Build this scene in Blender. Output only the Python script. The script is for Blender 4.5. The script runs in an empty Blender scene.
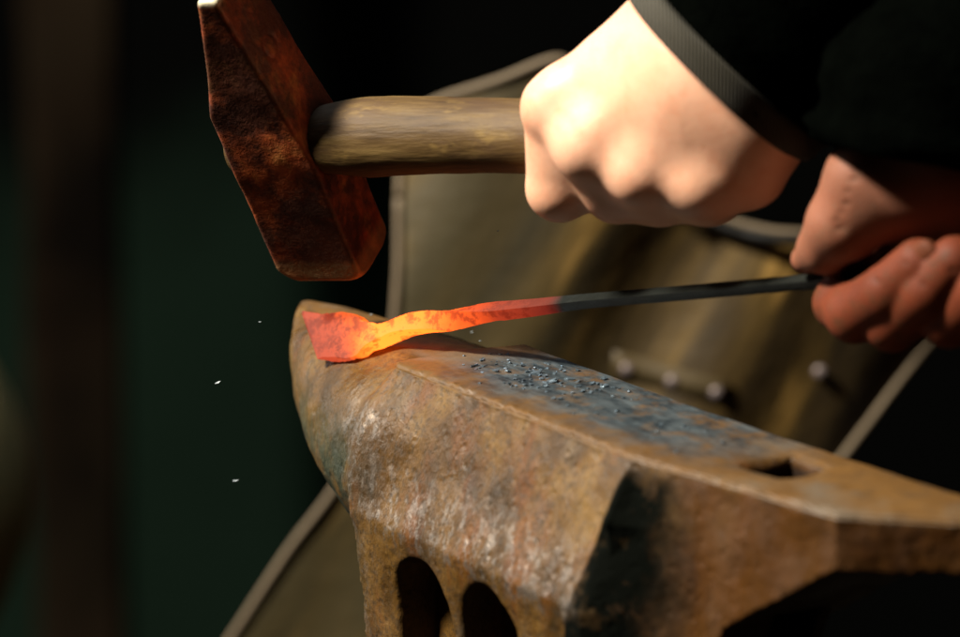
import bpy, bmesh, math, random
import numpy as np
from mathutils import Vector, Matrix

random.seed(7); rng = np.random.default_rng(11)
SC = bpy.context.scene
COL = SC.collection

# ------------------------------------------------------------------ camera
PITCH, DIST, LENS = math.radians(13), 1.6, 160.0
FPX = 960 * LENS / 36
cam_d = bpy.data.cameras.new('camera'); cam = bpy.data.objects.new('camera', cam_d); COL.objects.link(cam)
cam.location = (0, -DIST * math.cos(PITCH), DIST * math.sin(PITCH))
cam.rotation_euler = (math.pi / 2 - PITCH, 0, 0)
cam_d.lens = LENS; cam_d.sensor_width = 36; cam_d.clip_start = .05; cam_d.clip_end = 60
cam_d.dof.use_dof = True; cam_d.dof.focus_distance = 1.53; cam_d.dof.aperture_fstop = 6.6
SC.camera = cam

# ------------------------------------------------------------------ light
W = bpy.data.worlds.new('World'); SC.world = W; W.use_nodes = True
bg = W.node_tree.nodes['Background']; bg.inputs[0].default_value = (1, .82, .6, 1); bg.inputs[1].default_value = .012

def area(name, loc, target, size, power, color):
    l = bpy.data.lights.new(name, 'AREA'); l.shape = 'RECTANGLE'; l.size = size[0]; l.size_y = size[1]
    l.energy = power; l.color = color
    o = bpy.data.objects.new(name, l); COL.objects.link(o); o.location = loc
    o.rotation_euler = (Vector(target) - Vector(loc)).to_track_quat('-Z', 'Y').to_euler()
    return o
area('key_light', (-1.18, -.42, 1.42), (.0, -.05, .05), (.26, .26), 142, (1, .91, .77))
area('top_light', (-.3, .55, 1.5), (.05, -.1, .0), (.7, .5), 7, (.75, .88, 1))
area('added_left_light', (-1.6, .75, .42), (0, -.1, 0), (.6, .5), 15, (1, .95, .9))  # unseen lamp, added for the glints on the anvil flank
SC.view_settings.view_transform = 'Standard'; SC.view_settings.look = 'None'
SC.view_settings.exposure = 0; SC.view_settings.gamma = 1

# ------------------------------------------------------------------ helpers
CAM = np.array(cam.location); FW = np.array([0, math.cos(PITCH), -math.sin(PITCH)])
UP = np.array([0, math.sin(PITCH), math.cos(PITCH)]); RT = np.array([1., 0, 0])
def at(u, v, d):            # design helper: the world point seen at (u, v) of the 960x637 photo at depth d
    return CAM + (FW + RT * (u - 480) / FPX - UP * (v - 318.5) / FPX) * d

def tag(o, label=None, cat=None, group=None, kind=None):
    if label: o['label'] = label
    if cat: o['category'] = cat
    if group: o['group'] = group
    if kind: o['kind'] = kind
    return o
def link(name, me, mat=None, parent=None, smooth=True):
    o = bpy.data.objects.new(name, me); COL.objects.link(o)
    if mat: me.materials.append(mat)
    if smooth: me.shade_smooth()
    if parent: o.parent = parent
    return o
def mesh(name, vs, fs):
    me = bpy.data.meshes.new(name); me.from_pydata([tuple(map(float, v)) for v in vs], [], fs); me.update(); return me
def empty(name, loc, rot=None):
    o = bpy.data.objects.new(name, None); COL.objects.link(o); o.location = tuple(map(float, loc)); o.empty_display_size = .02
    if rot is not None: o.rotation_euler = rot
    return o

def smin(a, b, k):
    h = np.clip(.5 + .5 * (b - a) / k, 0, 1); return b + (a - b) * h - k * h * (1 - h)
def smax(a, b, k): return -smin(-a, -b, k)
def wobble(P, freq, n, seed):
    r = np.random.default_rng(seed); out = 0
    for i in range(n):
        d = r.normal(size=3); d /= np.linalg.norm(d); f = freq * r.uniform(.6, 1.6)
        out = out + np.sin((P[0] * d[0] + P[1] * d[1] + P[2] * d[2]) * f * 6.283 + r.uniform(0, 6.28))
    return out / math.sqrt(n)
def surface(F, xs, ys, zs, name):
    """naive surface nets on a rectilinear grid, F<0 inside"""
    ins = F < 0
    nx, ny, nz = F.shape
    cnt = np.zeros((nx - 1, ny - 1, nz - 1), np.int8)
    for i in (0, 1):
        for j in (0, 1):
            for k in (0, 1): cnt += ins[i:nx - 1 + i, j:ny - 1 + j, k:nz - 1 + k]
    act = (cnt > 0) & (cnt < 8)
    I, J, K = np.nonzero(act); n = len(I)
    idx = -np.ones(act.shape, np.int64); idx[I, J, K] = np.arange(n)
    acc = np.zeros((n, 3)); num = np.zeros(n)
    cor = [(i, j, k) for i in (0, 1) for j in (0, 1) for k in (0, 1)]
    for a in cor:
        for ax in range(3):
            if a[ax]: continue
            b = list(a); b[ax] = 1
            fa = F[I + a[0], J + a[1], K + a[2]]; fb = F[I + b[0], J + b[1], K + b[2]]
            m = (fa < 0) != (fb < 0); t = np.where(m, fa / np.where(m, fa - fb, 1), 0)
            p = np.stack([np.full(n, float(a[0])), np.full(n, float(a[1])), np.full(n, float(a[2]))], 1); p[:, ax] += t
            acc += p * m[:, None]; num += m
    p = acc / num[:, None]
    V = np.stack([xs[I] + p[:, 0] * (xs[I + 1] - xs[I]), ys[J] + p[:, 1] * (ys[J + 1] - ys[J]), zs[K] + p[:, 2] * (zs[K + 1] - zs[K])], 1)
    Q = []
    for ax in range(3):
        s0 = [slice(None)] * 3; s1 = [slice(None)] * 3; s0[ax] = slice(0, -1); s1[ax] = slice(1, None)
        A_, B_ = ins[tuple(s0)], ins[tuple(s1)]
        E = np.argwhere(A_ != B_)
        o1, o2 = [(1, 2), (2, 0), (0, 1)][ax]
        E = E[(E[:, o1] > 0) & (E[:, o2] > 0) & (E[:, o1] < F.shape[o1] - 1) & (E[:, o2] < F.shape[o2] - 1)]
        fl = A_[tuple(E.T)]
        def c(d1, d2):
            e = E.copy(); e[:, o1] -= d1; e[:, o2] -= d2; return idx[tuple(e.T)]
        q = np.stack([c(1, 1), c(0, 1), c(0, 0), c(1, 0)], 1); q[~fl] = q[~fl][:, ::-1]; Q.append(q)
    Q = np.concatenate(Q)
    me = bpy.data.meshes.new(name)
    me.vertices.add(n); me.vertices.foreach_set('co', V.astype(np.float32).ravel())
    me.loops.add(len(Q) * 4); me.loops.foreach_set('vertex_index', Q.astype(np.int32).ravel())
    me.polygons.add(len(Q)); me.polygons.foreach_set('loop_start', np.arange(0, len(Q) * 4, 4, dtype=np.int32))
    me.update(calc_edges=True); me.validate()
    return me
def ax_(lo, hi, st): return np.arange(lo, hi + st, st)

def tube(pts, radii, seg=24, closed=True, squash=None, wob=0, refup=(0, 0, 1)):
    """loft of rings along pts; squash=(a,b) scales the two ring axes"""
    vs, fs = [], []; pts = [np.array(p, float) for p in pts]; n = len(pts)
    for i, p in enumerate(pts):
        t = pts[min(i + 1, n - 1)] - pts[max(i - 1, 0)]; t /= np.linalg.norm(t)
        s = np.cross(t, refup); s /= np.linalg.norm(s); u = np.cross(s, t)
        sq = squash or (1, 1)
        for k in range(seg):
            a = 2 * math.pi * k / seg; r = radii[i] * (1 + wob * (math.sin(a * 3 + i * .9) + math.sin(a * 5 - i * 1.7)) * .5)
            vs.append(p + s * math.cos(a) * r * sq[0] + u * math.sin(a) * r * sq[1])
    for i in range(n - 1):
        for k in range(seg):
            a, b = i * seg + k, i * seg + (k + 1) % seg; fs.append((a, b, b + seg, a + seg))
    if closed: fs.append(tuple(range(seg))[::-1]); fs.append(tuple(range((n - 1) * seg, n * seg)))
    return vs, fs
def spline(pts, m):
    pts = [np.array(p, float) for p in pts]; P = [2 * pts[0] - pts[1]] + pts + [2 * pts[-1] - pts[-2]]; out = []
    for i in range(1, len(P) - 2):
        for k in range(m):
            t = k / m; a, b, c, d = P[i - 1:i + 3]
            out.append(.5 * ((2 * b) + (c - a) * t + (2 * a - 5 * b + 4 * c - d) * t * t + (3 * b - a - 3 * c + d) * t ** 3))
    out.append(pts[-1]); return out

# ------------------------------------------------------------------ materials
class N:
    def __init__(s, name, rough=.6, metal=0, spec=.5):
        s.m = bpy.data.materials.new(name); s.m.use_nodes = True; s.t = s.m.node_tree
        s.b = s.t.nodes['Principled BSDF']; s.b.inputs['Roughness'].default_value = rough
        s.b.inputs['Metallic'].default_value = metal; s.b.inputs['Specular IOR Level'].default_value = spec
        s.co = s.t.nodes.new('ShaderNodeTexCoord').outputs['Object']
    def n(s, typ, **kw):
        x = s.t.nodes.new(typ)
        for k, v in kw.items(): setattr(x, k, v)
        return x
    def l(s, a, b): s.t.links.new(a, b)
    def map(s, scale=(1, 1, 1), rot=(0, 0, 0), loc=(0, 0, 0)):
        x = s.n('ShaderNodeMapping'); x.inputs['Scale'].default_value = scale; x.inputs['Rotation'].default_value = rot
        x.inputs['Location'].default_value = loc; s.l(s.co, x.inputs[0]); return x.outputs[0]
    def skew(s, deg, along, loc=0):
        X, Y, Z = s.sep(); a = math.radians(deg); x = s.n('ShaderNodeCombineXYZ')
        s.l(s.math('SUBTRACT', s.math('MULTIPLY', X, math.cos(a)), s.math('MULTIPLY', Z, math.sin(a))), x.inputs[0]); s.l(s.math('ADD', Y, loc), x.inputs[1])
        s.l(s.math('MULTIPLY', s.math('ADD', s.math('MULTIPLY', X, math.sin(a)), s.math('MULTIPLY', Z, math.cos(a))), along), x.inputs[2]); return x.outputs[0]
    def noise(s, scale, detail=4, rough=.6, vec=None, dist=0):
        x = s.n('ShaderNodeTexNoise'); x.inputs['Scale'].default_value = scale; x.inputs['Detail'].default_value = detail
        x.inputs['Roughness'].default_value = rough; x.inputs['Distortion'].default_value = dist
        s.l(vec if vec is not None else s.co, x.inputs['Vector']); return x.outputs['Fac']
    def vor(s, scale, vec=None, feature='F1'):
        x = s.n('ShaderNodeTexVoronoi', feature=feature); x.inputs['Scale'].default_value = scale
        s.l(vec if vec is not None else s.co, x.inputs['Vector']); return x.outputs['Distance']
    def ramp(s, fac, stops):
        x = s.n('ShaderNodeValToRGB'); e = x.color_ramp.elements
        while len(e) < len(stops): e.new(.5)
        for i, (p, c) in enumerate(stops): 
            e[i].position = p; e[i].color = tuple(c) + (1,) if not isinstance(c, (int, float)) else (c, c, c, 1)
        s.l(fac, x.inputs[0]); return x.outputs[0]
    def mix(s, fac, a, b, mode='MIX'):
        x = s.n('ShaderNodeMix', data_type='RGBA', blend_type=mode)
        for sock, v in ((x.inputs['Factor'], fac), (x.inputs['A'], a), (x.inputs['B'], b)):
            if hasattr(v, 'is_linked') or hasattr(v, 'links'): s.l(v, sock)
            elif isinstance(v, (int, float)): sock.default_value = v
            else: sock.default_value = tuple(v) + (1,)
        return x.outputs['Result']
    def math(s, op, a, b=0, clamp=False):
        x = s.n('ShaderNodeMath', operation=op, use_clamp=clamp)
        for i, v in enumerate((a, b)):
            if hasattr(v, 'links'): s.l(v, x.inputs[i])
            else: x.inputs[i].default_value = v
        return x.outputs[0]
    def sep(s, vec=None):
        x = s.n('ShaderNodeSeparateXYZ'); s.l(vec if vec is not None else s.co, x.inputs[0]); return x.outputs
    def rng(s, v, a, b, c=0, d=1):
        x = s.n('ShaderNodeMapRange', interpolation_type='SMOOTHSTEP'); s.l(v, x.inputs[0])
        for i, q in enumerate((a, b, c, d)): x.inputs[i + 1].default_value = q
        return x.outputs[0]
    def bump(s, h, dist, strength=1):
        prev = s.b.inputs['Normal'].links[0].from_socket if s.b.inputs['Normal'].is_linked else None
        x = s.n('ShaderNodeBump'); x.inputs['Distance'].default_value = dist; x.inputs['Strength'].default_value = strength
        s.l(h, x.inputs['Height'])
        if prev is not None: s.l(prev, x.inputs['Normal'])
        s.l(x.outputs[0], s.b.inputs['Normal'])
    def col(s, c, inp='Base Color'):
        if hasattr(c, 'links'): s.l(c, s.b.inputs[inp])
        elif isinstance(c, (int, float)): s.b.inputs[inp].default_value = c
        else: s.b.inputs[inp].default_value = tuple(c) + (1,)

def mat_anvil():
    k = N('worn rusty iron', .5, .0, .55)
    big = k.noise(14, 3, .55); mid = k.noise(42, 5, .6, k.map((1, 1, .6))); streak = k.noise(60, 4, .6, k.map((1, 1, .28))); fine = k.noise(420, 5, .7)
    c = k.ramp(mid, [(.30, (.015, .010, .0035)), (.43, (.050, .025, .006)), (.54, (.082, .042, .0100)), (.70, (.130, .073, .019))])
    c = k.mix(k.ramp(streak, [(.53, 0.), (.70, .6)]), c, (.11, .036, .007))           # orange rust runs
    grey = k.ramp(k.noise(38, 5, .7, k.map((1, 1, .6), loc=(3, 1, 2))), [(.55, 0.), (.68, .8)])
    c = k.mix(k.math('MULTIPLY', grey, .7), c, (.060, .056, .045)); greym = grey
    c = k.mix(k.ramp(fine, [(.40, .6), (.50, 0.)]), c, (.030, .021, .012))
    X, Y, Z = k.sep()
    # rubbed steel with pale glints painted in, front corner and lower flank edge
    g1 = k.math('MULTIPLY', k.rng(k.math('ABSOLUTE', k.math('ADD', X, k.math('MULTIPLY', Z, -.12))), .020, .004), k.rng(Z, -.008, -.022))
    g2 = k.math('MULTIPLY', k.math('MULTIPLY', k.rng(Z, -.026, -.044), k.rng(Z, -.060, -.053)), k.math('MULTIPLY', k.rng(X, -.005, .02), k.rng(X, .152, .140)))
    glint_wear = k.math('MULTIPLY', k.math('MAXIMUM', g1, g2), k.ramp(k.noise(230, 5, .75, k.map((1, 1, .55), loc=(2, 5, 5))), [(.50, 0.), (.60, 1.)]), True)
    c = k.mix(k.math('MULTIPLY', glint_wear, .5), c, (.24, .21, .18))
    # horn: darker green-black oxide on its flank and round to its underside
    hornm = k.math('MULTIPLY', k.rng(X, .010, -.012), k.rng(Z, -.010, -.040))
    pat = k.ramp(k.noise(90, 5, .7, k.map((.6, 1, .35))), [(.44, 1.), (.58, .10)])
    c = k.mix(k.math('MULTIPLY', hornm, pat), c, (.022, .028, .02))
    # shadow of the concave body corner, painted black on the heel flank
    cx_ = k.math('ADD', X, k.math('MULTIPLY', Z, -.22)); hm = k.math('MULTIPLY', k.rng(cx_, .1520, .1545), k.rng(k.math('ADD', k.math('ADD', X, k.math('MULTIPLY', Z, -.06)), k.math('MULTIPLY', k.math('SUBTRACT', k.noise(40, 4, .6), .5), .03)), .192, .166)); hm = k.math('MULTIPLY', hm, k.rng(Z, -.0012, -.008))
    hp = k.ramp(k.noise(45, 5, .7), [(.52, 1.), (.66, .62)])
    # heel flank rust red-brown
    rr = k.math('MULTIPLY', k.rng(X, .16, .185), k.rng(Z, -.001, -.004))
    c = k.mix(k.math('MULTIPLY', rr, .8), c, k.mix(k.noise(55, 4, .7), (.018, .009, .003), (.090, .033, .007)))
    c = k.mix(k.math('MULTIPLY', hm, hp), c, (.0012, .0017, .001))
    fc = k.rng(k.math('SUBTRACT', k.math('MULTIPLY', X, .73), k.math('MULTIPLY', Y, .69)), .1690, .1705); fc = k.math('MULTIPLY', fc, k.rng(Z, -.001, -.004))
    c = k.mix(k.math('MULTIPLY', fc, .75), c, k.mix(k.noise(70, 4, .7), (.014, .005, .002), (.042, .014, .004)))  # end facet turned from the light: its shade put into the rust colour
    hm_ = k.math('MULTIPLY', k.math('MULTIPLY', k.rng(k.math('ABSOLUTE', k.math('SUBTRACT', X, .1875)), .0105, .0095), k.rng(k.math('ABSOLUTE', k.math('SUBTRACT', Y, .0365)), .0105, .0095)), k.rng(Z, -.0035, -.006))
    c = k.mix(hm_, c, (.012, .006, .003))       # darkness inside the square hole, painted on its walls
    # working face: polished oxide patch with blue-grey sky sheen painted in, tan worn borders
    top = k.rng(Z, -.0022, -.0012)
    wob = k.math('MULTIPLY', k.math('SUBTRACT', k.noise(30, 4, .6), .5), .03)
    blot = k.ramp(k.noise(75, 5, .7, k.map(loc=(4, 4, 2))), [(.38, .25), (.52, 1.)])
    yy = k.math('ADD', Y, wob); xx = k.math('ADD', X, wob)
    pm = k.math('MULTIPLY', k.math('MULTIPLY', blot, k.rng(yy, -.005, .022)), k.math('MULTIPLY', k.rng(xx, .004, .030), k.rng(xx, .20, .13)))
    face = k.mix(mid, (.058, .027, .007), (.130, .068, .019)); face = k.mix(k.ramp(k.noise(110, 5, .7, k.map(loc=(6, 6, 0))), [(.50, 0.), (.66, .6)]), face, (.045, .03, .018)); face = k.mix(k.ramp(k.noise(25, 4, .6, k.map(loc=(1, 8, 0))), [(.52, 0.), (.66, .6)]), face, (.10, .088, .068))
    face = k.mix(pm, face, k.mix(k.ramp(k.math('ADD', k.math('MULTIPLY', k.noise(300, 4, .7, k.map((.25, 1, 1), rot=(0, 0, .3))), .5), k.math('MULTIPLY', k.noise(60, 5, .7), .5)), [(.40, 0.), (.62, 1.)]), (.014, .021, .027), (.085, .105, .115)))
    c = k.mix(top, c, face)
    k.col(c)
    met = k.math('ADD', k.math('MULTIPLY', k.math('MULTIPLY', top, pm), .35), k.math('MAXIMUM', k.math('MULTIPLY', greym, .4), k.math('MULTIPLY', glint_wear, .7)), True); k.col(met, 'Metallic')
    rou = k.ramp(k.noise(55, 5, .7, k.map((1, 1, .5), loc=(9, 2, 4))), [(.40, .27), (.60, .55)])
    rou = k.mix(glint_wear, rou, (.35, .35, .35)); blk_ = k.math('MULTIPLY', hm, hp); rou = k.mix(blk_, rou, (.85, .85, .85))
    k.col(k.mix(blk_, k.mix(glint_wear, (.22, .22, .22), (.6, .6, .6)), (.03, .03, .03)), 'Specular IOR Level')
    k.col(k.mix(top, rou, k.mix(pm, (.5, .5, .5), (.42, .42, .42))), 'Roughness')
    k.bump(k.noise(28, 3, .5), .004, .22)
    side = k.math('SUBTRACT', 1, k.math('MULTIPLY', top, .65))
    k.bump(k.math('MULTIPLY', k.noise(150, 6, .75, k.map((1, 1, .55))), side), .0018, .65)
    k.bump(k.math('MULTIPLY', k.ramp(k.vor(210), [(.0, 0.), (.35, 1.)]), side), .0006, .5)
    return k.m
def mat_hammer():
    k = N('rusty forged steel', .5, .25, .5)
    v = k.skew(-25, .22)
    c = k.ramp(k.math('ADD', k.math('MULTIPLY', k.noise(55, 5, .65, v), .45), k.math('MULTIPLY', k.noise(48, 5, .65), .55)), [(.32, (.020, .006, .003)), (.42, (.17, .030, .008)), (.53, (.42, .080, .016)), (.66, (.62, .27, .06))])
    c = k.mix(k.ramp(k.noise(30, 5, .7), [(.46, .85), (.60, 0.)]), c, (.022, .008, .005))
    X, Y, Z = k.sep()
    c = k.mix(k.rng(Z, .0702, .0730), c, (.50, .46, .32))  # peen end painted pale for the light it catches
    c = k.mix(k.math('MULTIPLY', k.rng(Z, -.043, -.049), .5), c, (.35, .22, .09))
    k.col(c)
    k.col(k.ramp(k.noise(90, 4, .7), [(.35, .45), (.7, .75)]), 'Roughness')
    k.bump(k.noise(65, 6, .7), .0020, .6); k.bump(k.noise(55, 4, .6, v), .0012, .5); return k.m
def mat_wood_handle():
    k = N('weathered ash wood', .6, 0, .2)
    v = k.map((.14, 1, 1))
    c = k.ramp(k.noise(140, 5, .65, v), [(.3, (.022, .011, .004)), (.48, (.07, .040, .012)), (.7, (.135, .086, .028))])
    c = k.mix(k.ramp(k.noise(45, 4, .7, k.map((.6, 1, 1), loc=(1, 0, 0))), [(.46, 0.), (.62, .65)]), c, (.055, .03, .014))
    c = k.mix(k.ramp(k.noise(60, 4, .7, k.map((.5, 1, 1), loc=(5, 3, 0))), [(.56, 0.), (.68, .5)]), c, (.25, .16, .045))
    k.col(c); k.bump(k.noise(170, 5, .65, v), .0012, .6); return k.m
def mat_skin(dirt):
    k = N('skin', .5, 0, .45)
    X, Y, Z = k.sep()
    c = k.mix(k.noise(45, 4, .6), (.57, .28, .165), (.72, .43, .30))
    c = k.mix(k.ramp(k.noise(90, 3, .6, k.map(loc=(2, 7, 1))), [(.5, 0.), (.72, .35)]), c, (.55, .21, .11))
    # hand on the hot bar: its shade painted dark red, plus dirt
    soot_shade = k.n('ShaderNodeAttribute', attribute_name='soot_shade').outputs['Fac']
    red = k.mix(k.noise(60, 4, .7), (.055, .0095, .0028), (.145, .030, .009))
    red = k.mix(k.ramp(k.noise(120, 5, .75, k.map(loc=(3, 3, 3))), [(.54, 0.), (.70, .75)]), red, (.045, .022, .008))
    c = k.mix(soot_shade, c, red); c = k.mix(k.math('MULTIPLY', k.n('ShaderNodeAttribute', attribute_name='grime').outputs['Fac'], .75), c, (.016, .008, .003)); k.col(c)
    k.col(k.mix(soot_shade, (.46, .46, .46), (.66, .66, .66)), 'Roughness')
    k.b.inputs['Subsurface Weight'].default_value = .25; k.b.inputs['Subsurface Scale'].default_value = .004
    k.b.inputs['Subsurface Radius'].default_value = (1, .35, .2)
    k.col(k.mix(soot_shade, (.4, .4, .4), (.2, .2, .2)), 'Specular IOR Level'); k.bump(k.noise(150, 4, .6, k.skew(35, .4)), .0005, .18)
    k.bump(k.noise(500, 3, .6), .0002, .3); return k.m
def mat_plain(name, col, rough=.6, metal=0, spec=.5, var=.5, sc=60, bump=.0006):
    k = N(name, rough, metal, spec); a = [x * (1 - var) for x in col]; b = [min(1, x * (1 + var)) for x in col]
    k.col(k.mix(k.noise(sc, 4, .6), a, b)); k.bump(k.noise(sc * 2, 4, .65), bump, .6); return k.m
def mat_leather():
    k = N('worn brown leather', .55, 0, .4)
    v = k.map((1, 1, 1), rot=(0, math.radians(-32), 0))
    s = k.noise(36, 4, .55, k.skew(30, .10, .3))
    c = k.ramp(s, [(.34, (.014, .009, .003)), (.46, (.042, .026, .007)), (.56, (.085, .052, .012)), (.66, (.40, .235, .06))])
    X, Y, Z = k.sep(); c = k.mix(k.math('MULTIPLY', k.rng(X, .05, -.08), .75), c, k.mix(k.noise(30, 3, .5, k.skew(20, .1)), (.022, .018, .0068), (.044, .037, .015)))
    X, Y, Z = k.sep()
    k.col(c); k.bump(k.noise(60, 4, .6), .002, .5); return k.m

def mat_post():
    k = N('sooty timber', .9, 0, .06)
    c = k.mix(k.ramp(k.noise(3.2, 4, .6, k.map((1, 1, .5), loc=(2, 1, 4))), [(.36, 0.), (.60, 1.)]), (.0022, .0014, .0007), k.mix(k.noise(5, 3, .5), (.026, .012, .006), (.022, .018, .010)))
    k.col(c); k.bump(k.noise(30, 4, .6, k.map((1, 1, .1))), .004, .6); return k.m
def mat_wall():
    k = N('green wall with painted shade', .9, 0, .08)
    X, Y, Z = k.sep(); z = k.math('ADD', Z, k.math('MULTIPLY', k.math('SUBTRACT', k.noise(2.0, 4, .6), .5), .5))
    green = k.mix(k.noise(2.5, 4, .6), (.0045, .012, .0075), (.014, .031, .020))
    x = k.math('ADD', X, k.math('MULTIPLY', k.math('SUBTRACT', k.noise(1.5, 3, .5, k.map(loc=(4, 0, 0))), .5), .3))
    c = k.mix(k.rng(z, -.45, -.75), (.0006, .0008, .0006), green)      # green low on the left; deep shade painted black above and right
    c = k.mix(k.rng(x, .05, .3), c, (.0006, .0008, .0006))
    k.col(c); k.bump(k.noise(20, 4, .6), .004, .4); return k.m
M = dict(anvil=mat_anvil(), hammer=mat_hammer(), handle=mat_wood_handle(), skin=mat_skin(0), leather=mat_leather(),
    jacket=mat_plain('black wool cloth', (.0006, .0008, .0006), 1, 0, .0, .8, 90, .002),
    binding=mat_plain('pale edge binding', (.12, .090, .055), .7, 0, .3, .3, 40),
    rivet=mat_plain('dull tin', (.15, .12, .115), .4, .3, .5, .15, 200, .0002),
    nail=mat_plain('fingernail', (.085, .025, .011), .6, 0, .1, .3, 300, .0001),
    flake=mat_plain('blue black iron scale', (.14, .19, .23), .28, .6, .6, .6, 200, .0004),
    spark=mat_plain('pale iron scale', (.09, .11, .12), .5, .3, .5, .2, 200, .0002),
    post=mat_post(),
    strap=mat_plain('dark strap leather', (.006, .006, .0055), .45, 0, .4, .3, 60),
    plate=mat_plain('leather patch', (.048, .033, .011), .6, 0, .3, .4, 50),
    wall=mat_wall(),
    ground=mat_plain('dark earth', (.012, .010, .007), .95, 0, .1, .6, 12, .01),
    tub=mat_plain('olive staves', (.34, .28, .12), .7, 0, .3, .5, 12, .002))

# ------------------------------------------------------------------ setting
vs = [(-6, -4, -1.5), (6, -4, -1.5), (6, 6, -1.5), (-6, 6, -1.5)]
tag(link('ground', mesh('ground', vs, [(0, 1, 2, 3)]), M['ground'], smooth=False), kind='structure')
def box(lo, hi, bev=0, seg=2):
    bm = bmesh.new(); bmesh.ops.create_cube(bm, size=1)
    for v in bm.verts: v.co = Vector([(lo[i] + hi[i]) / 2 + v.co[i] * (hi[i] - lo[i]) for i in range(3)])
    if bev: bmesh.ops.bevel(bm, geom=bm.edges[:], offset=bev, segments=seg, affect='EDGES')
    me = bpy.data.meshes.new('box'); bm.to_mesh(me); bm.free(); return me
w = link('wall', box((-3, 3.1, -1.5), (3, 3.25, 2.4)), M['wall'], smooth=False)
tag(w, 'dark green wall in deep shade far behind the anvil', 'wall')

# squared timber post, slightly irregular, far left
pl = at(26, 300, 3.9); pr = at(117, 300, 3.9)
vs, fs = [], []
for i in range(25):
    z = -1.35 + i * .12; j = .004 * math.sin(i * 1.7)
    for (x, y) in ((pl[0] + j, pl[1]), (pr[0] - j * .5, pl[1] + .006), (pr[0], pl[1] + .08), (pl[0], pl[1] + .08)): vs.append((x, y, z))
for i in range(24):
    for k in range(4): a = i * 4 + k; b = i * 4 + (k + 1) % 4; fs.append((a, b, b + 4, a + 4))
fs += [(3, 2, 1, 0), (96, 97, 98, 99)]
o = link('wooden_post', mesh('post', vs, fs), M['post'], smooth=False)
bv = o.modifiers.new('b', 'BEVEL'); bv.width = .006; bv.segments = 2; bv.limit_method = 'ANGLE'
tag(o, 'dark brown upright timber post in the shaded left background', 'post')
# tub whose bulging side just shows at the left edge
ec = at(27, 508, 2.4)
def tubR(z): return .26 - 4.2 * (z - ec[2]) ** 2
prof = [(tubR(ec[2] + q), ec[2] + q) for q in np.linspace(-.17, .13, 16)]
cx, cy = ec[0] - .26, ec[1] + .02
vs, fs = [], []
S = 64
ring = prof + [(prof[-1][0] - .015, prof[-1][1]), (prof[-1][0] - .02, prof[0][1] + .03)]
for r, z in ring:
    for k in range(S):
        a = 2 * math.pi * k / S; g = 1 - (.006 if k % 4 == 0 else 0); vs.append((cx + r * g * math.cos(a), cy + r * g * math.sin(a), z))
for i in range(len(ring) - 1):
    for k in range(S): a, b = i * S + k, i * S + (k + 1) % S; fs.append((a, b, b + S, a + S))
fs.append(tuple(range(S))[::-1])
tag(link('wooden_tub', mesh('tub', vs, fs), M['tub']), 'round bulging olive brown tub just showing at the left edge', 'tub')

# ------------------------------------------------------------------ leather sheet (apron) hanging behind the anvil
LO = at(600, 330, 1.95)                                    # origin of the sheet
out_px = [(399, 200), (403, 150), (416, 118), (440, 100), (500, 77), (552, 56), (572, 66), (600, 102), (650, 165), (715, 216), (765, 232), (815, 237),
          (900, 248), (1000, 262), (1010, 280), (956, 342), (912, 392), (862, 455), (760, 582), (650, 715), (520, 780), (360, 790), (185, 760), (200, 705), (240, 637), (288, 560),
          (334, 495), (368, 425), (390, 350), (398, 275)]
S_ = 1.95 / FPX
outline = [((u - 600) * S_, -(v - 330) * S_) for u, v in out_px]
def depth(x, z):                                            # the folds of the sheet, metres towards +Y
    t = x * math.cos(math.radians(32)) + z * math.sin(math.radians(32)) * -1
    d = .0 + 1.1 * (x + .02) ** 2 + .005 * math.sin(t * 46 + 1) + .0025 * math.sin(t * 90 + z * 10)
    e = min(0, x + .02); return d + .02 * z
def inside(x, z, P):
    c = False; j = len(P) - 1
    for i in range(len(P)):
        (xi, zi), (xj, zj) = P[i], P[j]
        if (zi > z) != (zj > z) and x < (xj - xi) * (z - zi) / (zj - zi) + xi: c = not c
        j = i
    return c
OL = spline([np.array((x, z)) for x, z in outline + outline[:1]], 6); OLt = [tuple(p) for p in OL]
g = .0028; bm = bmesh.new(); cache = {}
def gv(i, j):
    if (i, j) not in cache: x, z = i * g, j * g; cache[i, j] = bm.verts.new((x, depth(x, z), z))
    return cache[i, j]
for i in range(-75, 75):
    for j in range(-80, 50):
        if inside((i + .5) * g, (j + .5) * g, OLt): bm.faces.new((gv(i, j), gv(i + 1, j), gv(i + 1, j + 1), gv(i, j + 1)))
me = bpy.data.meshes.new('hide'); bm.to_mesh(me); bm.free()
apron = empty('leather_apron', LO)
tag(apron, 'worn brown leather apron with pale bound edge and round rivets behind the anvil', 'leather apron')
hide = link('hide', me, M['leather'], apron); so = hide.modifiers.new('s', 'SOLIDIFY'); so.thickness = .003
pth = [np.array((p[0], depth(p[0], p[1]) - .001, p[1])) for p in OL]
vs, fs = tube(pth, [.0019] * len(pth), 10, True, refup=(0, 1, 0)); link('edge_binding', mesh('binding', vs, fs), M['binding'], apron)
def disc(r, h):
    prof = [(r, 0), (r, h * .35), (r * .8, h * .8), (r * .4, h)]; vs, fs = [], []
    for a_, b_ in prof:
        for k in range(20): t = k * math.pi / 10; vs.append((a_ * math.cos(t), -b_, a_ * math.sin(t)))
    for i in range(3):
        for k in range(20): a, b = i * 20 + k, i * 20 + (k + 1) % 20; fs.append((a, b, b + 20, a + 20))
    fs.append(tuple(range(60, 80))); return mesh('rivet', vs, fs)
rm = disc(.0031, .0022)
px2 = lambda u, v: ((u - 600) * S_, -(v - 330) * S_)
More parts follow.
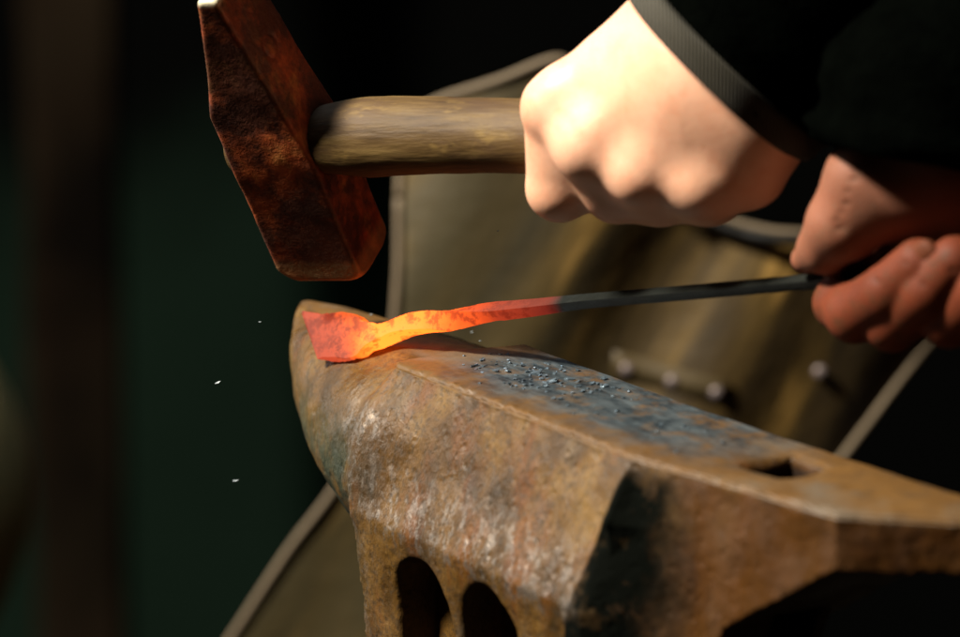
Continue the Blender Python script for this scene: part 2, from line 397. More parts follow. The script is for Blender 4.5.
def patch_surface(corners, off):
    vs, fs = [], []; n = 10
    A0, A1, A2, A3 = [np.array(px2(*c)) for c in corners]
    for i in range(n + 1):
        for j in range(3):
            p = (A0 * (1 - i / n) + A1 * i / n) * (1 - j / 2) + (A3 * (1 - i / n) + A2 * i / n) * j / 2
            vs.append((p[0], depth(*p) - off, p[1]))
    for i in range(n):
        for j in range(2): a = i * 3 + j; fs.append((a, a + 3, a + 4, a + 1))
    return mesh('patch', vs, fs)
sp_ = spline([np.array((x_, depth(x_, z_) - .006, z_)) for x_, z_ in [px2(*q_) for q_ in ((600, 118), (650, 176), (700, 216), (735, 232), (772, 239), (815, 241), (870, 245), (930, 258))]], 8)
vs, fs = tube(sp_, [.0026] * len(sp_), 12, True, refup=(0, 1, 0)); link('neck_strap', mesh('strap', vs, fs), M['strap'], apron)
pt = link('patch', patch_surface([(614, 355), (730, 383), (729, 404), (613, 380)], .0012), M['plate'], apron)
so = pt.modifiers.new('s', 'SOLIDIFY'); so.thickness = .0006
for i, (u, v) in enumerate(((628, 374), (673, 384), (717, 394), (823, 380))):
    r = link('rivet', rm, None, apron)
    if i == 0: rm.materials.append(M['rivet'])
    x, z = px2(u, v); r.location = (x, depth(x, z) - .0012, z)

# ------------------------------------------------------------------ anvil
def zp(u, v, z=0):
    d = at(u, v, 1) - CAM; return CAM + d * ((z - CAM[2]) / d[2])
A0 = zp(397, 362); Ce = zp(635, 455); av = (Ce - A0) / np.linalg.norm(Ce - A0); nv = np.array([-av[1], av[0], 0])
ang = math.atan2(av[1], av[0])
anvil = empty('anvil', A0, (0, 0, ang))
tag(anvil, 'rusty iron anvil with short blunt horn and arched side niches', 'anvil')
def aw(s, y, z): return A0 + av * s + nv * y + np.array([0, 0, z])
st = .0009
xs = np.concatenate([ax_(-.115, .318, st)]); ys = np.concatenate([ax_(-.034, .062, st), np.arange(.064, .105, .003)]); zs = np.concatenate([np.arange(-.30, -.112, .005), ax_(-.112, .006, st)])
X, Y, Z = [q.astype(np.float32) for q in np.meshgrid(xs, ys, zs, indexing='ij', sparse=True)]
YC = .027
yn = np.where(X < .153, 0, (X - .153) * .15)
yf = .047 + .055 * np.clip(X, 0, .3)
# heel plate and its tapering underside
zu = np.where(X < .2456, -.0186 - .62 * (.2456 - X), -.0186)
heel = np.maximum.reduce(np.broadcast_arrays(Z, (zu - Z) * .85, yn - Y, Y - yf, X - .305, -X + .003))
ch = ((X - .2456) * .73 - (Y - .014) * .69)                    # near corner cut off
ch2 = ((X - .285) * .73 + (Y - .050) * .69)
heel = np.maximum(np.maximum(heel, ch), ch2)
# main block
fl = .368
zr = -.052
low = .0193 - .0193
near = np.where(Z > zr, (yn * 0 - fl * (-Z)) - Y, (-.0193 + (-Z + zr) * .115) - Y) / 1.05
near = np.where(Z > zr, near, near)
far = np.where(Z > zr, Y - (YC * 2 + fl * (-Z)), Y - (YC * 2 + .0193 - (-Z + zr) * .085)) / 1.05
blk = np.maximum.reduce(np.broadcast_arrays(Z, near, far, -X + .0 + 0 * Z, X - (.153 + .2 * Z), -.3 - Z))
del near, far
waist = 1
# niches with round heads
for c, hw, top in ((.0440, .0178, -.0605), (.0885, .0178, -.0590)):
    zc = top - hw
    r = np.where(Z > zc, np.sqrt((X - c) ** 2 + (Z - zc) ** 2) - hw, np.abs(X - c) - hw)
    nic = smax(r + 0 * Y, (Y - .035) + 0 * r, .004)
    blk = smax(blk, -nic, .0025)
F = smin(heel, blk, .0015 + .034 * np.clip((X - .142) / .012, 0, 1) * np.clip((-.002 - Z) / .02, 0, 1)); del heel, blk
# web that fills the corner between the flared block and the heel flank
wt = np.clip((X - .150) / .038, 0, 1)
web = np.maximum.reduce(np.broadcast_arrays(Z + .001, (yn - fl * np.clip(-Z, 0, .052) * (1 - wt) ** 1.6 - Y) * .8, Y - .05, .14 - X, X - .196 - np.minimum(0, (Z + .05)) * .42, -.25 - Z))
F = np.minimum(F, web); del web
# lip: the mushroomed edge of the working face
lip = np.maximum.reduce(np.broadcast_arrays(Z, -.0017 - Z, -.0004 - Y, Y - .04, -X + .002, X - .155))
F = smin(F, lip, .0012); del lip
# horn
kk = np.clip(1 - np.clip(-X / .109, 0, 1) ** 1.72, 1e-4, 1) ** .71
kk = np.where(X > 0, 1 - X * 7.0, kk); kk = np.clip(kk, .02, 1)
wy, wz = .0445 * kk, .038 * kk
yc = YC - .004 * (1 - kk)
q = (np.abs((Y - yc) / wy) ** 2.25 + np.abs((Z + wz + .0006) / wz) ** 2.25) ** (1 / 2.25)
horn = (q - 1) * np.minimum(wy, wz); horn = np.maximum(horn, X - .05); horn = np.maximum(horn, -X - .1082)
F = smin(F, horn, .008); del horn, q
# hardie hole with dished rim
hx, hy, hh = .1875, .0365, .0092
F = smax(F, -np.maximum(np.maximum(np.abs(X - hx), np.abs(Y - hy)) - hh, -.06 - Z), .0035)
dish = ((X - hx + .006) / .026) ** 2 + ((Y - hy + .004) / .014) ** 2
F = F + .0030 * np.exp(-dish * 1.4) * np.exp(-np.clip(-Z, 0, 1) * 200)
F = smax(F, Z - .0003 + 0 * X + 0 * Y, .0008)
F = F.astype(np.float32)
band = np.abs(F) < .004
bi = np.nonzero(band); P = (xs[bi[0]], ys[bi[1]], zs[bi[2]])
topm = np.clip((-.0035 - P[2]) / -.0035, 0, 1)
ed = np.exp(-(P[2] ** 2 + np.clip(P[1] - np.where(P[0] < .153, 0, (P[0] - .153) * .15), -.02, .02) ** 2) / .0022 ** 2)
dn = wobble(P, 45, 14, 3) * .00028 * (1 - .6 * topm) + wobble(P, 140, 24, 4) * .00010 * (1 - .7 * topm)
chip = np.clip(wobble(P, 90, 7, 5) - .55, 0, 2) * .0011 * ed + ed * wobble(P, 220, 6, 8) * .0003
F[bi] += dn + chip
body = link('anvil_body', surface(F, xs, ys, zs, 'anvil'), M['anvil'], anvil)
del F, band

# loose scale on the working face
def flake_mesh(r, h):
    n = random.randint(4, 7); vs = []
    pr = [(r * random.uniform(.55, 1.2) * math.cos(2 * math.pi * k / n + random.uniform(-.3, .3)), r * random.uniform(.4, 1.0) * math.sin(2 * math.pi * k / n)) for k in range(n)]
    for z in (0, h):
        for i, (x, y) in enumerate(pr): vs.append((x, y, z + (abs(x) * .35 if i % 2 else 0)))
    fs = [tuple(range(n))[::-1], tuple(range(n, 2 * n))] + [(i, (i + 1) % n, (i + 1) % n + n, i + n) for i in range(n)]
    return mesh('flake', vs, fs)
for i in range(150):
    if i < 9: s, y, r = random.uniform(.026, .075), random.uniform(.030, .046), random.uniform(.0017, .0028)
    elif i < 110: s = random.gauss(.045, .020); y = min(.048, max(.008, random.gauss(.031, .008))); r = random.uniform(.0005, .0015)
    else: s, y, r = random.uniform(.02, .16), random.uniform(.012, .046), random.uniform(.0004, .001)
    s = max(s, .003 + random.uniform(0, .012)); y = min(y, .036 + s * .25)
    o = link('scale_flake', flake_mesh(r, random.uniform(.00015, .0005)), M['flake'], smooth=False)
    o.location = aw(s, y, random.uniform(-.0001, .0006)); o.rotation_euler = (random.uniform(-.35, .35), random.uniform(-.35, .35), random.uniform(0, 6.28))
    if i < 9: tag(o, 'broad flat blue black flake of forge scale lying on the anvil face', 'scale flake', 'broad scale flakes on the anvil face')
    else: tag(o, 'tiny blue black crumb of forge scale lying on the anvil face', 'scale flake', 'tiny scale crumbs on the anvil face')
for i, (u, v, r) in enumerate(((235, 481, .0011), (218, 383, .0010), (260, 322, .0007), (137, 436, .0007), (371, 315, .0008), (472, 332, .0006), (480, 341, .0006), (130, 610, .0007), (330, 345, .0), (498, 231, .0006), (183, 560, .0005))):
    if not r or i in (3, 7, 10): continue
    r *= .5 if i > 1 else .7
    o = link('flying_flake', flake_mesh(r, r * .5), M['spark'], smooth=False); o.location = at(u, v, 1.5 + .04 * math.sin(i)); o.scale = (1.7, 1, 1)
    o.rotation_euler = (.8, random.uniform(-.6, 0), 0)
    lb = {0: 'largest pale fleck in mid air, low to the left of the anvil horn', 1: 'pale fleck in mid air between the timber post and the horn tip', 3: 'faint fleck in mid air just beside the timber post',
          4: 'pale fleck in mid air just behind the flattened glowing bar end', 5: 'upper of two tiny flecks falling below the glowing bar', 6: 'lower of two tiny flecks falling below the glowing bar',
          9: 'tiny fleck in front of the apron just below the hammer handle', 2: 'tiny fleck in mid air between hammer head and horn tip', 7: 'lowest fleck at the bottom of the green wall', 10: 'faint fleck above the lowest one, left of the apron edge'}[i]
    tag(o, lb, 'flying fleck', 'flecks of scale in the air')

# ------------------------------------------------------------------ hot bar
def dbar(u): return 1.584 - .152 * (u - 314) / 506 - .0075 * min(1, max(0, (400 - u) / 30))
st_ = [ # u, v, half width, half thickness, turn (0 = leaf tilt, 1 = square rod)
 (312, 336.5, .0082, .0014, 0), (315, 336.5, .0087, .0017, 0), (330, 336.5, .0089, .0019, 0), (345, 336.5, .0088, .0020, 0), (358, 337, .0080, .0021, 0), (366, 337.5, .0056, .0025, .05), (373, 337.5, .0040, .0030, .1), (381, 336, .0033, .0034, .15),
 (395, 330, .0032, .0032, .3), (412, 325, .0033, .0030, .45), (432, 321.5, .0034, .0029, .6), (450, 320, .0034, .0028, .75), (470, 316, .0030, .0028, .9), (495, 312, .0026, .0026, 1), (530, 308, .0023, .0023, 1), (562, 304, .0020, .0021, 1),
 (600, 300, .0018, .0019, 1), (700, 291.5, .0018, .0019, 1), (820, 281, .0019, .0019, 1), (930, 271.5, .0019, .0019, 1), (1060, 260, .0019, .0019, 1)]
ctr = spline([np.array([*at(u, v, dbar(u)), hw, ht, tw, u]) for u, v, hw, ht, tw in st_], 7)
W0 = np.array([.36, -.74, -.56]); W0 /= np.linalg.norm(W0); W1 = np.array([.1, -.95, -.28]); W1 /= np.linalg.norm(W1)
sec = [(-1, -.7), (-1, -1), (-.3, -1.04), (.3, -1.04), (1, -1), (1, -.7), (1, 0), (1, .7), (1, 1), (.3, 1.05), (-.3, 1.05), (-1, 1), (-1, .7), (-1, 0)]
vs, fs, heat = [], [], []
n = len(ctr)
for i, c in enumerate(ctr):
    p = c[:3]; t = ctr[min(i + 1, n - 1)][:3] - ctr[max(i - 1, 0)][:3]; t /= np.linalg.norm(t)
    w_ = W0 * (1 - c[5]) + W1 * c[5]; w_ -= t * (w_ @ t); w_ /= np.linalg.norm(w_); nn_ = np.cross(t, w_)
    q_ = min(1, max(0, (c[6] - 395) / 110)); th = math.pi / 2 * q_ * q_ * (3 - 2 * q_); w_, nn_ = w_ * math.cos(th) + nn_ * math.sin(th), nn_ * math.cos(th) - w_ * math.sin(th)
    for k, (a, b) in enumerate(sec):
        r = 1 + random.uniform(-.022, .022) * (1 if c[6] < 500 else .3) + (.06 * math.sin(i * .31 + k * .4) + .05 * math.sin(i * .173 + 1)) * (1 if c[6] < 500 else .2)
        q = p + w_ * a * c[3] * r + nn_ * b * c[4] * r
        if c[6] < 372: q = q + t * .0062 * a * min(1, (372 - c[6]) / 30)        # the leaf end is cut slantwise
        vs.append(q); heat.append(c[6])
m = len(sec)
for i in range(n - 1):
    for k in range(m): a, b = i * m + k, i * m + (k + 1) % m; fs.append((a, b, b + m, a + m))
fs.append(tuple(range(m))[::-1]); fs.append(tuple(range((n - 1) * m, n * m)))
bar_me = mesh('bar', vs, fs)
at_ = bar_me.attributes.new('along', 'FLOAT', 'POINT'); at_.data.foreach_set('value', [(h - 300) / 300 for h in heat])
k = N('iron bar glowing at one end', .42, .5, .5)
an = k.n('ShaderNodeAttribute', attribute_name='along').outputs['Fac']
al = k.math('ADD', an, k.math('MULTIPLY', k.math('SUBTRACT', k.noise(120, 3, .6), .5), .07))
em = k.ramp(al, [(0, (.60, .065, .032)), (.14, (.92, .12, .04)), (.19, (1.7, .22, .02)), (.25, (4.6, .66, .06)), (.42, (4.4, .58, .05)), (.54, (1.8, .19, .02)), (.66, (.55, .05, .015)), (.84, (.22, .018, .01)), (.885, (0, 0, 0))])
e0 = k.mix(k.ramp(k.noise(150, 4, .7, k.map(loc=(1, 1, 4))), [(.50, 0.), (.60, .85)]), em, k.mix(.7, em, (.20, .012, .004)))
hot = k.rng(an, .89, .84)
e0 = k.mix(k.math('MULTIPLY', k.rng(an, .25, .15, 0, .65), k.ramp(k.noise(210, 4, .75, k.map(loc=(7, 1, 4))), [(.50, 0.), (.62, .8)])), e0, (.24, .028, .018))
k.col(e0, 'Emission Color'); k.col(k.math('MULTIPLY', hot, .85), 'Emission Strength')
k.col(k.mix(hot, k.mix(k.noise(130, 4, .6), (.002, .003, .0025), (.014, .016, .013)), (.03, .010, .006)))
k.col(k.math('MULTIPLY', k.math('SUBTRACT', 1, hot), .25), 'Metallic'); k.col(k.mix(hot, (.38, .38, .38), (.62, .62, .62)), 'Roughness')
k.col(k.mix(hot, (.3, .3, .3), (.10, .10, .10)), 'Specular IOR Level')
k.bump(k.noise(160, 4, .65), .0008, .6)
bar = link('iron_bar', bar_me, k.m, smooth=True)
bar.data.set_sharp_from_angle(angle=.55)
tag(bar, 'long thin iron bar with flattened end glowing orange on the anvil horn', 'iron bar')

# ------------------------------------------------------------------ hammer
hv = RT * .887 + UP * 0 - FW * .461; nvv = RT * -.348 - UP * .655 - FW * .67; uv_ = RT * -.305 + UP * .755 - FW * .58
# orthonormalise
hv /= np.linalg.norm(hv); uv_ -= hv * (uv_ @ hv); uv_ /= np.linalg.norm(uv_); nvv = np.cross(uv_, hv) 
eye = at(290, 142, 1.535)
hm = empty('hammer', eye); hm.rotation_euler = Matrix([[hv[i], nvv[i], uv_[i]] for i in range(3)]).to_euler()
tag(hm, 'raised rusty cross peen hammer with pale wooden handle gripped in a fist', 'hammer')
# local: X along handle, -Y = cheek towards camera, Z up to the peen
xs = ax_(-.026, .026, .0006); ys = ax_(-.026, .026, .0006); zs = ax_(-.064, .080, .0006)
X, Y, Z = np.meshgrid(xs, ys, zs, indexing='ij', sparse=True)
wx = np.where(Z > .022, .0186 - (Z - .022) * (.0146 / .051), .0186); wxr = np.where(Z > -.002, .0160 - (Z + .002) * (.0120 / .074), .0160) + .0008 * np.exp(-(Z / .016) ** 2)
wyy = .0138 + .0008 * np.exp(-(Z / .018) ** 2)
F = smax(smax(np.maximum(X - wxr, -X - wx) + 0 * Y, np.abs(Y) - wyy + 0 * X, .0022), np.maximum(Z - .0735, -.055 - Z) + 0 * X, .002)
rr = np.sqrt(X ** 2 + Y ** 2); F = smax(F, (rr - .0205) * .8 - (Z + .052) * .75 * 1.0 + 0 * Z, .0015)   # chamfered striking face
F = smax(F, -(np.sqrt((Y / 1.1) ** 2 + Z ** 2) - .0108) + 0 * X, .001)
F = F + .0005 * np.exp(-((np.sqrt(Y ** 2 + (Z - .043) ** 2) - .0042) / .0009) ** 2) * (X > 0)      # stamped ring above the eye
b_ = np.nonzero(np.abs(F) < .003); P = (xs[b_[0]], ys[b_[1]], zs[b_[2]])
F[b_] += wobble(P, 40, 14, 21) * .00016 + wobble(P, 110, 24, 22) * .00003
link('hammer_head', surface(F, xs, ys, zs, 'head'), M['hammer'], hm)
# handle
hp, hr = [], []   # slightly bowed oval handle
for i in range(44):
    t = i / 43; x = -.021 + t * .212
    hp.append((x, 0, .0022 * math.sin(t * 5.0) - .0006)); hr.append(.0108 + .0026 * min(1, max(0, (x - .012) / .02)) + .0007 * math.sin(t * 9))
hr[-1] *= .8
vs, fs = tube(hp, hr, 28, True, squash=(1.1, 1.0), wob=.012)
link('handle', mesh('handle', vs, fs), M['handle'], hm)

# ------------------------------------------------------------------ person
prims = []      # p0, p1, r0, r1, k
def cap(p0, p1, r0, r1=None, k=.004): prims.append((np.array(p0, float), np.array(p1, float), r0, r1 if r1 is not None else r0, k))
def chain(pts, rs, ks):
    for i in range(len(pts) - 1): cap(pts[i], pts[i + 1], rs[i], rs[i + 1], ks if not isinstance(ks, (list, tuple)) else ks[i])
def L(u, v, o): return at(u, v, 1.535 - .461 / .887 * (u - 299) / FPX * 1.5 - o)     # relative to the hammer handle's axis
def R(u, v, o): return at(u, v, dbar(u) - o)                                         # relative to the bar
mm = .001
# hammer fist: back of the hand
WL = L(724, 66, .018)
cap(L(560, 108, .022), L(668, 26, .020), 11.5 * mm, 15 * mm, .008)
cap(L(596, 142, .025), L(700, 52, .024), 12 * mm, 17 * mm, .010)
cap(L(646, 167, .0235), L(730, 80, .022), 11.5 * mm, 17 * mm, .010)
cap(L(702, 180, .0185), L(760, 112, .021), 11.5 * mm, 15.5 * mm, .010)
cap(L(748, 170, .010), L(768, 118, .014), 13.5 * mm, 15 * mm, .012)
cap(L(630, 90, .014), L(700, 130, .012), 16 * mm, 16 * mm, .010)
# knuckle heads
for u, v, o in ((556, 108, .0255), (590, 143, .029), (643, 170, .0255), (703, 182, .0205)): cap(L(u, v, o - .0018), L(u + 6, v - 8, o - .0018), 9.6 * mm, 9.2 * mm, .010)
cap(L(590, 148, .021), L(702, 188, .010), 8.6 * mm, 9.2 * mm, .007)
cap(L(612, 188, .010), L(712, 196, .002), 9.2 * mm, 8.8 * mm, .008)
# fingers
chain([L(557, 116, .020), L(560, 188, .009), L(560, 190, -.014), L(570, 158, -.024)], [11.4 * mm, 11.6 * mm, 9.5 * mm, 7.5 * mm], [.0022, .002, .002])
chain([L(592, 148, .024), L(618, 194, .004), L(618, 188, -.020), L(618, 155, -.026)], [10.5 * mm, 9.8 * mm, 9 * mm, 7.5 * mm], [.008, .0015, .0015])
chain([L(645, 174, .020), L(662, 198, .000), L(662, 186, -.022), L(660, 155, -.026)], [10 * mm, 9.4 * mm, 8.6 * mm, 7.5 * mm], [.008, .0015, .0015])
chain([L(702, 184, .012), L(712, 196, -.006), L(708, 180, -.022), L(705, 152, -.024)], [10.2 * mm, 8.8 * mm, 7.8 * mm, 7 * mm], [.008, .0015, .0015])
# thumb on the far side, closing over the fingers
chain([L(668, 70, -.004), L(585, 92, -.020), L(572, 128, -.036), L(600, 165, -.040)], [14 * mm, 11.5 * mm, 10 * mm, 8 * mm], [.008, .004, .002])
# forearm of the hammer arm
EL = WL + np.array([.17, -.01, .185]); SLd = np.array([.50, .02, .40])
chain([L(712, 78, .018), EL, SLd], [25 * mm, 42 * mm, 52 * mm], [.012, .03])
cap(L(690, 42, .018), WL + np.array([.05, 0, .055]), 18 * mm, 20 * mm, .012); cap(L(752, 102, .014), WL + np.array([.06, 0, .045]), 18 * mm, 20 * mm, .012)
# hand on the bar
nleft = len(prims)
chain([R(805, 259, .006), R(824, 247, .009), R(843, 224, .0125), R(857, 202, .0115), R(866, 180, .012), R(905, 160, -.004)], [4.8 * mm, 8.4 * mm, 11.6 * mm, 10.8 * mm, 12.2 * mm, 17 * mm], [.003, .004, .005, .005, .008])
cap(R(852, 222, .011), R(900, 196, .004), 9.5 * mm, 12 * mm, .006)
cap(R(890, 190, .004), R(965, 178, -.008), 13 * mm, 14 * mm, .008)
cap(R(905, 165, -.012), R(930, 225, -.022), 18 * mm, 13 * mm, .01)
cap(R(960, 165, -.012), R(975, 230, -.022), 18 * mm, 13 * mm, .01)
nthumb = len(prims)
chain([R(874, 244, -.030), R(840, 303, -.003), R(855, 313, .005), R(888, 292, .0125), R(919, 264, .0135)], [9 * mm, 8.6 * mm, 9.6 * mm, 9.2 * mm, 8.4 * mm], [.006, .003, .003, .0012])
chain([R(912, 245, -.032), R(888, 308, -.008), R(893, 321, .001), R(930, 290, .010), R(955, 262, .010)], [9.5 * mm, 10 * mm, 10.2 * mm, 9.8 * mm, 8.6 * mm], [.006, .0012, .0012, .0010])
chain([R(960, 245, -.032), R(944, 305, -.010), R(950, 318, -.002), R(985, 290, .005), R(1006, 262, .006)], [9.5 * mm, 9.6 * mm, 9.8 * mm, 9.3 * mm, 8.2 * mm], [.006, .0012, .0012, .0010])
chain([R(1000, 240, -.032), R(995, 295, -.012), R(1000, 306, -.006), R(1028, 285, .0), R(1045, 262, .002)], [9 * mm, 8.4 * mm, 8.4 * mm, 7.5 * mm, 6.8 * mm], [.006, .0012, .0012, .0010])
WR = R(938, 140, -.018); ER = WR + np.array([.14, .13, .15]); SRd = np.array([.50, .36, .40])
chain([WR, ER, SRd], [25 * mm, 42 * mm, 52 * mm], [.012, .03])
nfine = len(prims)
# torso, neck and head (all of it outside the picture)
chain([(.55, .02, .40), (.55, .36, .40)], [.075, .075], .05)
chain([(.56, .12, .36), (.60, .14, .05), (.62, .14, -.15)], [.13, .12, .12], .06); chain([(.56, .27, .36), (.60, .25, .05), (.62, .25, -.15)], [.13, .12, .12], .06)
chain([(.54, .19, .46), (.50, .19, .58)], [.055, .052], .03); chain([(.49, .19, .64), (.48, .19, .69)], [.078, .088], .02)
chain([(.405, .19, .655), (.40, .19, .635)], [.012, .014], .01); chain([(.43, .19, .56), (.45, .19, .575)], [.03, .04], .02)
def grow(fine, lo, hi, stc):
    out = [fine]; a = fine[0]; s = stc * .15; l = []
    while a > lo: s = min(stc, s * 1.25); a -= s; l.append(a)
    b = fine[-1]; s = stc * .15; r = []
    while b < hi: s = min(stc, s * 1.25); b += s; r.append(b)
    return np.array(l[::-1] + list(fine) + r)
st = .0009
lo = at(505, 240, 1.40); 
xs = grow(ax_(.012, .196, st), .01, .80, .014)
pts_ = np.array([p for pr in prims[:nfine] for p in pr[:2]]); near_ = pts_[(pts_[:, 0] < .19) & (pts_[:, 2] < .14)]
ylo, yhi = near_[:, 1].min() - .02, near_[:, 1].max() + .02
ys = grow(ax_(ylo, yhi, st), ylo - .01, .47, .014)
zlo = near_[:, 2].min() - .018
zs = grow(ax_(zlo, .118, st), -.3, .82, .014)
F = np.full((len(xs), len(ys), len(zs)), .05, np.float32)
for p0, p1, r0, r1, kf in prims:
    pad = max(r0, r1) + max(.012, kf * 2) + .02 * (max(r0, r1) > .024)
    lo_, hi_ = np.minimum(p0, p1) - pad, np.maximum(p0, p1) + pad
    sl = [slice(max(0, np.searchsorted(a, lo_[i]) - 1), min(len(a), np.searchsorted(a, hi_[i]) + 1)) for i, a in enumerate((xs, ys, zs))]
    gx, gy, gz = np.meshgrid(xs[sl[0]] - p0[0], ys[sl[1]] - p0[1], zs[sl[2]] - p0[2], indexing='ij', sparse=True)
    d = p1 - p0; dd = d @ d
    t = np.clip((gx * d[0] + gy * d[1] + gz * d[2]) / dd, 0, 1)
    dist = np.sqrt((gx - t * d[0]) ** 2 + (gy - t * d[1]) ** 2 + (gz - t * d[2]) ** 2) - (r0 + (r1 - r0) * t)
    sub = F[tuple(sl)]; F[tuple(sl)] = smin(sub, dist.astype(np.float32), kf)
person = empty('person', (.60, .2, -.3))
tag(person, 'person in a black jacket swinging a hammer and holding the hot bar', 'person')
CREASES = (((829, 232), (852, 207), .0010), ((826, 224), (852, 199), .0008), ((836, 207), (858, 190), .0007), ((843, 183), (868, 168), .0009), ((848, 173), (872, 160), .0007),
        ((868, 278), (885, 302), .0006), ((897, 262), (911, 282), .0005), ((914, 282), (936, 304), .0006), ((944, 268), (958, 286), .0006), ((838, 195), (856, 176), .0006), ((832, 215), (846, 200), .0005))
for a0, a1, w_ in CREASES:
    q0, q1 = R(*a0, .004), R(*a1, .004)              # skin creases at the joints, on the side towards the fire
    lo_, hi_ = np.minimum(q0, q1) - .003, np.maximum(q0, q1) + .003; lo_[1] -= .032; hi_[2] += .009
    sl = tuple(slice(np.searchsorted(a, lo_[i]), np.searchsorted(a, hi_[i])) for i, a in enumerate((xs, ys, zs)))
    gx, gy, gz = np.meshgrid(xs[sl[0]] - q0[0], ys[sl[1]] - q0[1], zs[sl[2]] - q0[2], indexing='ij', sparse=True); d = q1 - q0
    al_ = gx * FW[0] + gy * FW[1] + gz * FW[2]; ex, ey, ez = gx - al_ * FW[0], gy - al_ * FW[1], gz - al_ * FW[2]
    t = np.clip((ex * d[0] + ey * d[1] + ez * d[2]) / (d @ d), 0, 1); cv_ = (t * (1 - t)) * .004
    dd2 = np.sqrt((ex - t * d[0] - cv_) ** 2 + (ey - t * d[1]) ** 2 + (ez - t * d[2] + cv_) ** 2)
    F[sl] = F[sl] + (np.where(al_ < 0, .0013, 0) * np.exp(-(dd2 / (w_ * 1.25)) ** 2) * np.clip(t * (1 - t) * 8, .15, 1)).astype(np.float32)
b_ = np.nonzero(np.abs(F) < .002); P = (xs[b_[0]], ys[b_[1]], zs[b_[2]])
F[b_] += (wobble(P, 55, 14, 31) * .00004 + wobble(P, 150, 14, 32) * .000015).astype(np.float32)
bme = surface(F, xs, ys, zs, 'body'); del F
def child(name, me, mat, parent=person):
    me.transform(Matrix.Translation(-Vector((.60, .2, -.3)))) if parent in (person, None) or True else None
    return link(name, me, mat, parent)
cv = np.empty(len(bme.vertices) * 3, np.float32); bme.vertices.foreach_get('co', cv); cv = cv.reshape(-1, 3)
dR = np.full(len(cv), 9.); dL = np.full(len(cv), 9.); dT = dL.copy(); dF = dL.copy()            # which hand a vertex belongs to: the bar hand gets the painted shade and dirt
for i_, (p0, p1, r0, r1, kf) in enumerate(prims[:nfine]):
    d = p1 - p0; t = np.clip(((cv - p0) @ d) / (d @ d), 0, 1); dist = np.linalg.norm(cv - p0 - t[:, None] * d, axis=1) - r0 - (r1 - r0) * t
    if i_ < nleft: dL = np.minimum(dL, dist)
    else:
        dR = np.minimum(dR, dist)
        if i_ < nthumb: dT = np.minimum(dT, dist)
        else: dF = np.minimum(dF, dist)
gr = np.zeros(len(cv))                                        # grime that stays in those creases
for a0, a1, w_ in CREASES:
    q0, q1 = R(*a0, .004), R(*a1, .004); g_ = cv - q0; d = q1 - q0; al_ = g_ @ FW; e_ = g_ - al_[:, None] * FW
    t = np.clip((e_ @ d) / (d @ d), 0, 1); cc = t * (1 - t) * .004; e_ = e_ - t[:, None] * d; e_[:, 0] -= cc; e_[:, 2] += cc
    gr = np.maximum(gr, np.where((al_ < 0) & (al_ > -.04), np.exp(-(np.linalg.norm(e_, axis=1) / (w_ * 1.5)) ** 2), 0) * np.clip(t * (1 - t) * 8, .15, 1))
gr_ = bme.attributes.new('grime', 'FLOAT', 'POINT'); gr_.data.foreach_set('value', gr.astype(np.float32))
so_ = bme.attributes.new('soot_shade', 'FLOAT', 'POINT'); so_.data.foreach_set('value', np.where(dR < dL, np.where(dT < dF, .84, 1.), 0.).astype(np.float32))
bd = link('body', bme, M['skin'], person); bme.transform(Matrix.Translation(Vector((-.60, -.2, .3))))
# nails
def nail(c, along, normal, l, w):
    along = np.array(along, float); along /= np.linalg.norm(along); normal = np.array(normal, float); normal -= along * (normal @ along); normal /= np.linalg.norm(normal)
    sd = np.cross(along, normal); vs, fs = [], []; nu, nw = 8, 8
    for i in range(nu + 1):
        a = i / nu * 2 - 1
        for j in range(nw + 1):
            b = j / nw * 2 - 1; ww = w * math.sqrt(max(.05, 1 - max(0, abs(a) - .45) ** 2 * 2.6))
            vs.append(np.array(c) + along * a * l + sd * b * ww - normal * (b * b * w * .42 + max(0, a) ** 2 * w * .12) - np.array([.60, .2, -.3]))
    for i in range(nu):
        for j in range(nw): a = i * (nw + 1) + j; fs.append((a, a + 1, a + nw + 2, a + nw + 1))
    o = link('fingernail', mesh('nail', vs, fs), M['nail'], bd); s = o.modifiers.new('s', 'SOLIDIFY'); s.thickness = .0006; s.offset = 0; return o
c0, c1 = R(808, 257, .006), R(826, 246, .009)
nail(R(815, 253, .0072) + (UP * .72 - FW * .69) * .0066, c0 - c1, UP * .72 - FW * .69, .0055, .0048)
nail(R(919, 262, .0135) - FW * .0077, R(917, 262, 0) - R(884, 287, 0), -FW + UP * .1 + RT * .15, .0066, .0054)

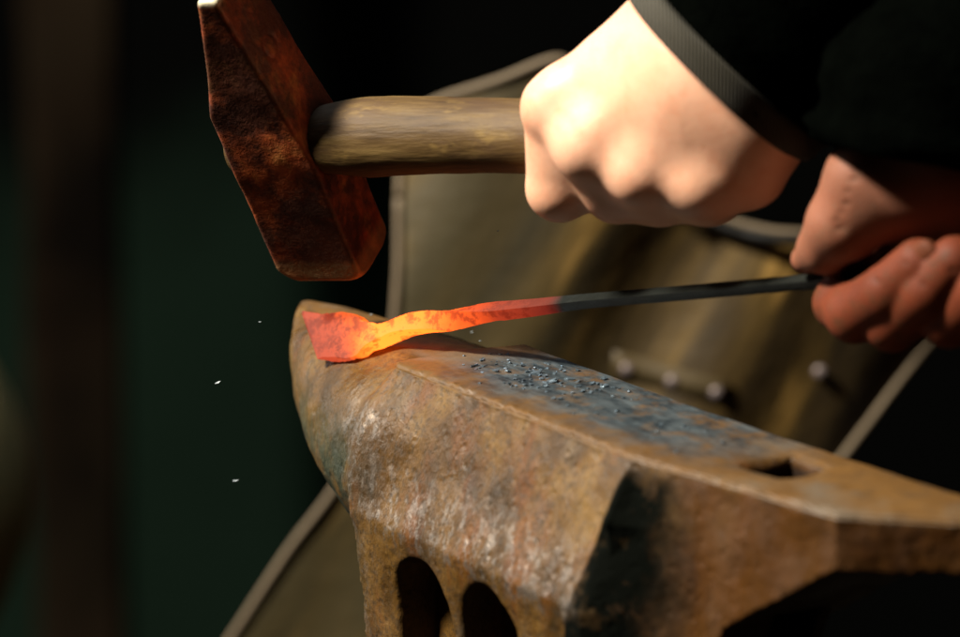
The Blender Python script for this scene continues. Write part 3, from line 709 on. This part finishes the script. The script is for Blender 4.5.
# jacket: two sleeves and the coat body, one mesh
def sleeve(path, rad, ph):
    P_ = spline(path, 14); n = len(P_); rs = np.interp(np.linspace(0, 1, n), np.linspace(0, 1, len(rad)), rad)
    rs2 = [r * (1 + .04 * math.sin(i * 1.1 + ph) + .025 * math.sin(i * 2.3)) for i, r in enumerate(rs)]; rs2[0] = rs[0]; rs2[1] = rs[1]
    a, f = tube(P_, rs2, 40, False, wob=.03, refup=(0, 1, .2))
    b, _ = tube(P_[:6], [r - .0025 for r in rs2[:6]], 40, False, wob=.03, refup=(0, 1, .2)); m_ = len(a)     # inner face of the opening
    fi = [tuple(x + m_ for x in q[::-1]) for q in f if max(q) < 240]
    rim = [((k + 1) % 40, k, m_ + k, m_ + (k + 1) % 40) for k in range(40)]
    return a + b, f + fi + rim
dl = (EL - WL) / np.linalg.norm(EL - WL)
CL = L(718, 74, .016)
v1, f1 = sleeve([CL, CL + dl * .05, CL + dl * .13, EL, (EL + SLd) / 2 + np.array([0, 0, .01]), SLd, np.array([.54, .10, .38])], [.0405, .044, .050, .058, .065, .072, .08], 0)
CR = R(930, 170, -.012); dr = (ER - WR) / np.linalg.norm(ER - WR)
drr = np.array([.10, .08, .30]); drr /= np.linalg.norm(drr)
v2, f2 = sleeve([CR, CR + drr * .03, CR + dr * .10, ER, (ER + SRd) / 2 + np.array([0, 0, .01]), SRd, np.array([.54, .28, .38])], [.041, .045, .050, .058, .065, .072, .08], 2)
v3, f3 = tube([(.56, .19, .50), (.56, .19, .45), (.57, .19, .36), (.59, .19, .2), (.61, .19, .02), (.62, .19, -.2), (.62, .19, -.32)], [.07, .13, .18, .18, .17, .185, .20], 40, False, squash=(1.15, .82), wob=.02, refup=(1, 0, 0))
off = np.array([.60, .2, -.3]); vs = []; fs = []
for v_, f_ in ((v1, f1), (v2, f2), (v3, f3)):
    b0 = len(vs); vs += [np.array(q) - off for q in v_]; fs += [tuple(x + b0 for x in q) for q in f_]
jk = link('jacket', mesh('jacket', vs, fs), M['jacket'], person)
# ribbed cuff band
kc = N('ribbed grey cuff', .8, 0, .3)
wv = kc.n('ShaderNodeTexWave', wave_type='BANDS', bands_direction='X'); wv.inputs['Scale'].default_value = 260
kc.l(kc.co, wv.inputs[0]); kc.col(kc.mix(wv.outputs['Fac'], (.014, .013, .008), (.040, .035, .023))); kc.bump(wv.outputs['Fac'], .0008, .6)
cp, cr = [], []
for i, (q, r) in enumerate(((-.0005, .0400), (-.0010, .0412), (.0, .0420), (.003, .0426), (.006, .0430), (.0085, .0432), (.0095, .0426), (.0096, .0405))):
    cp.append(CL + dl * q - off); cr.append(r)
vs, fs = tube(cp, cr, 72, False, wob=.03, refup=(0, 1, .2)); link('cuff', mesh('cuff', vs, fs), kc.m, jk)
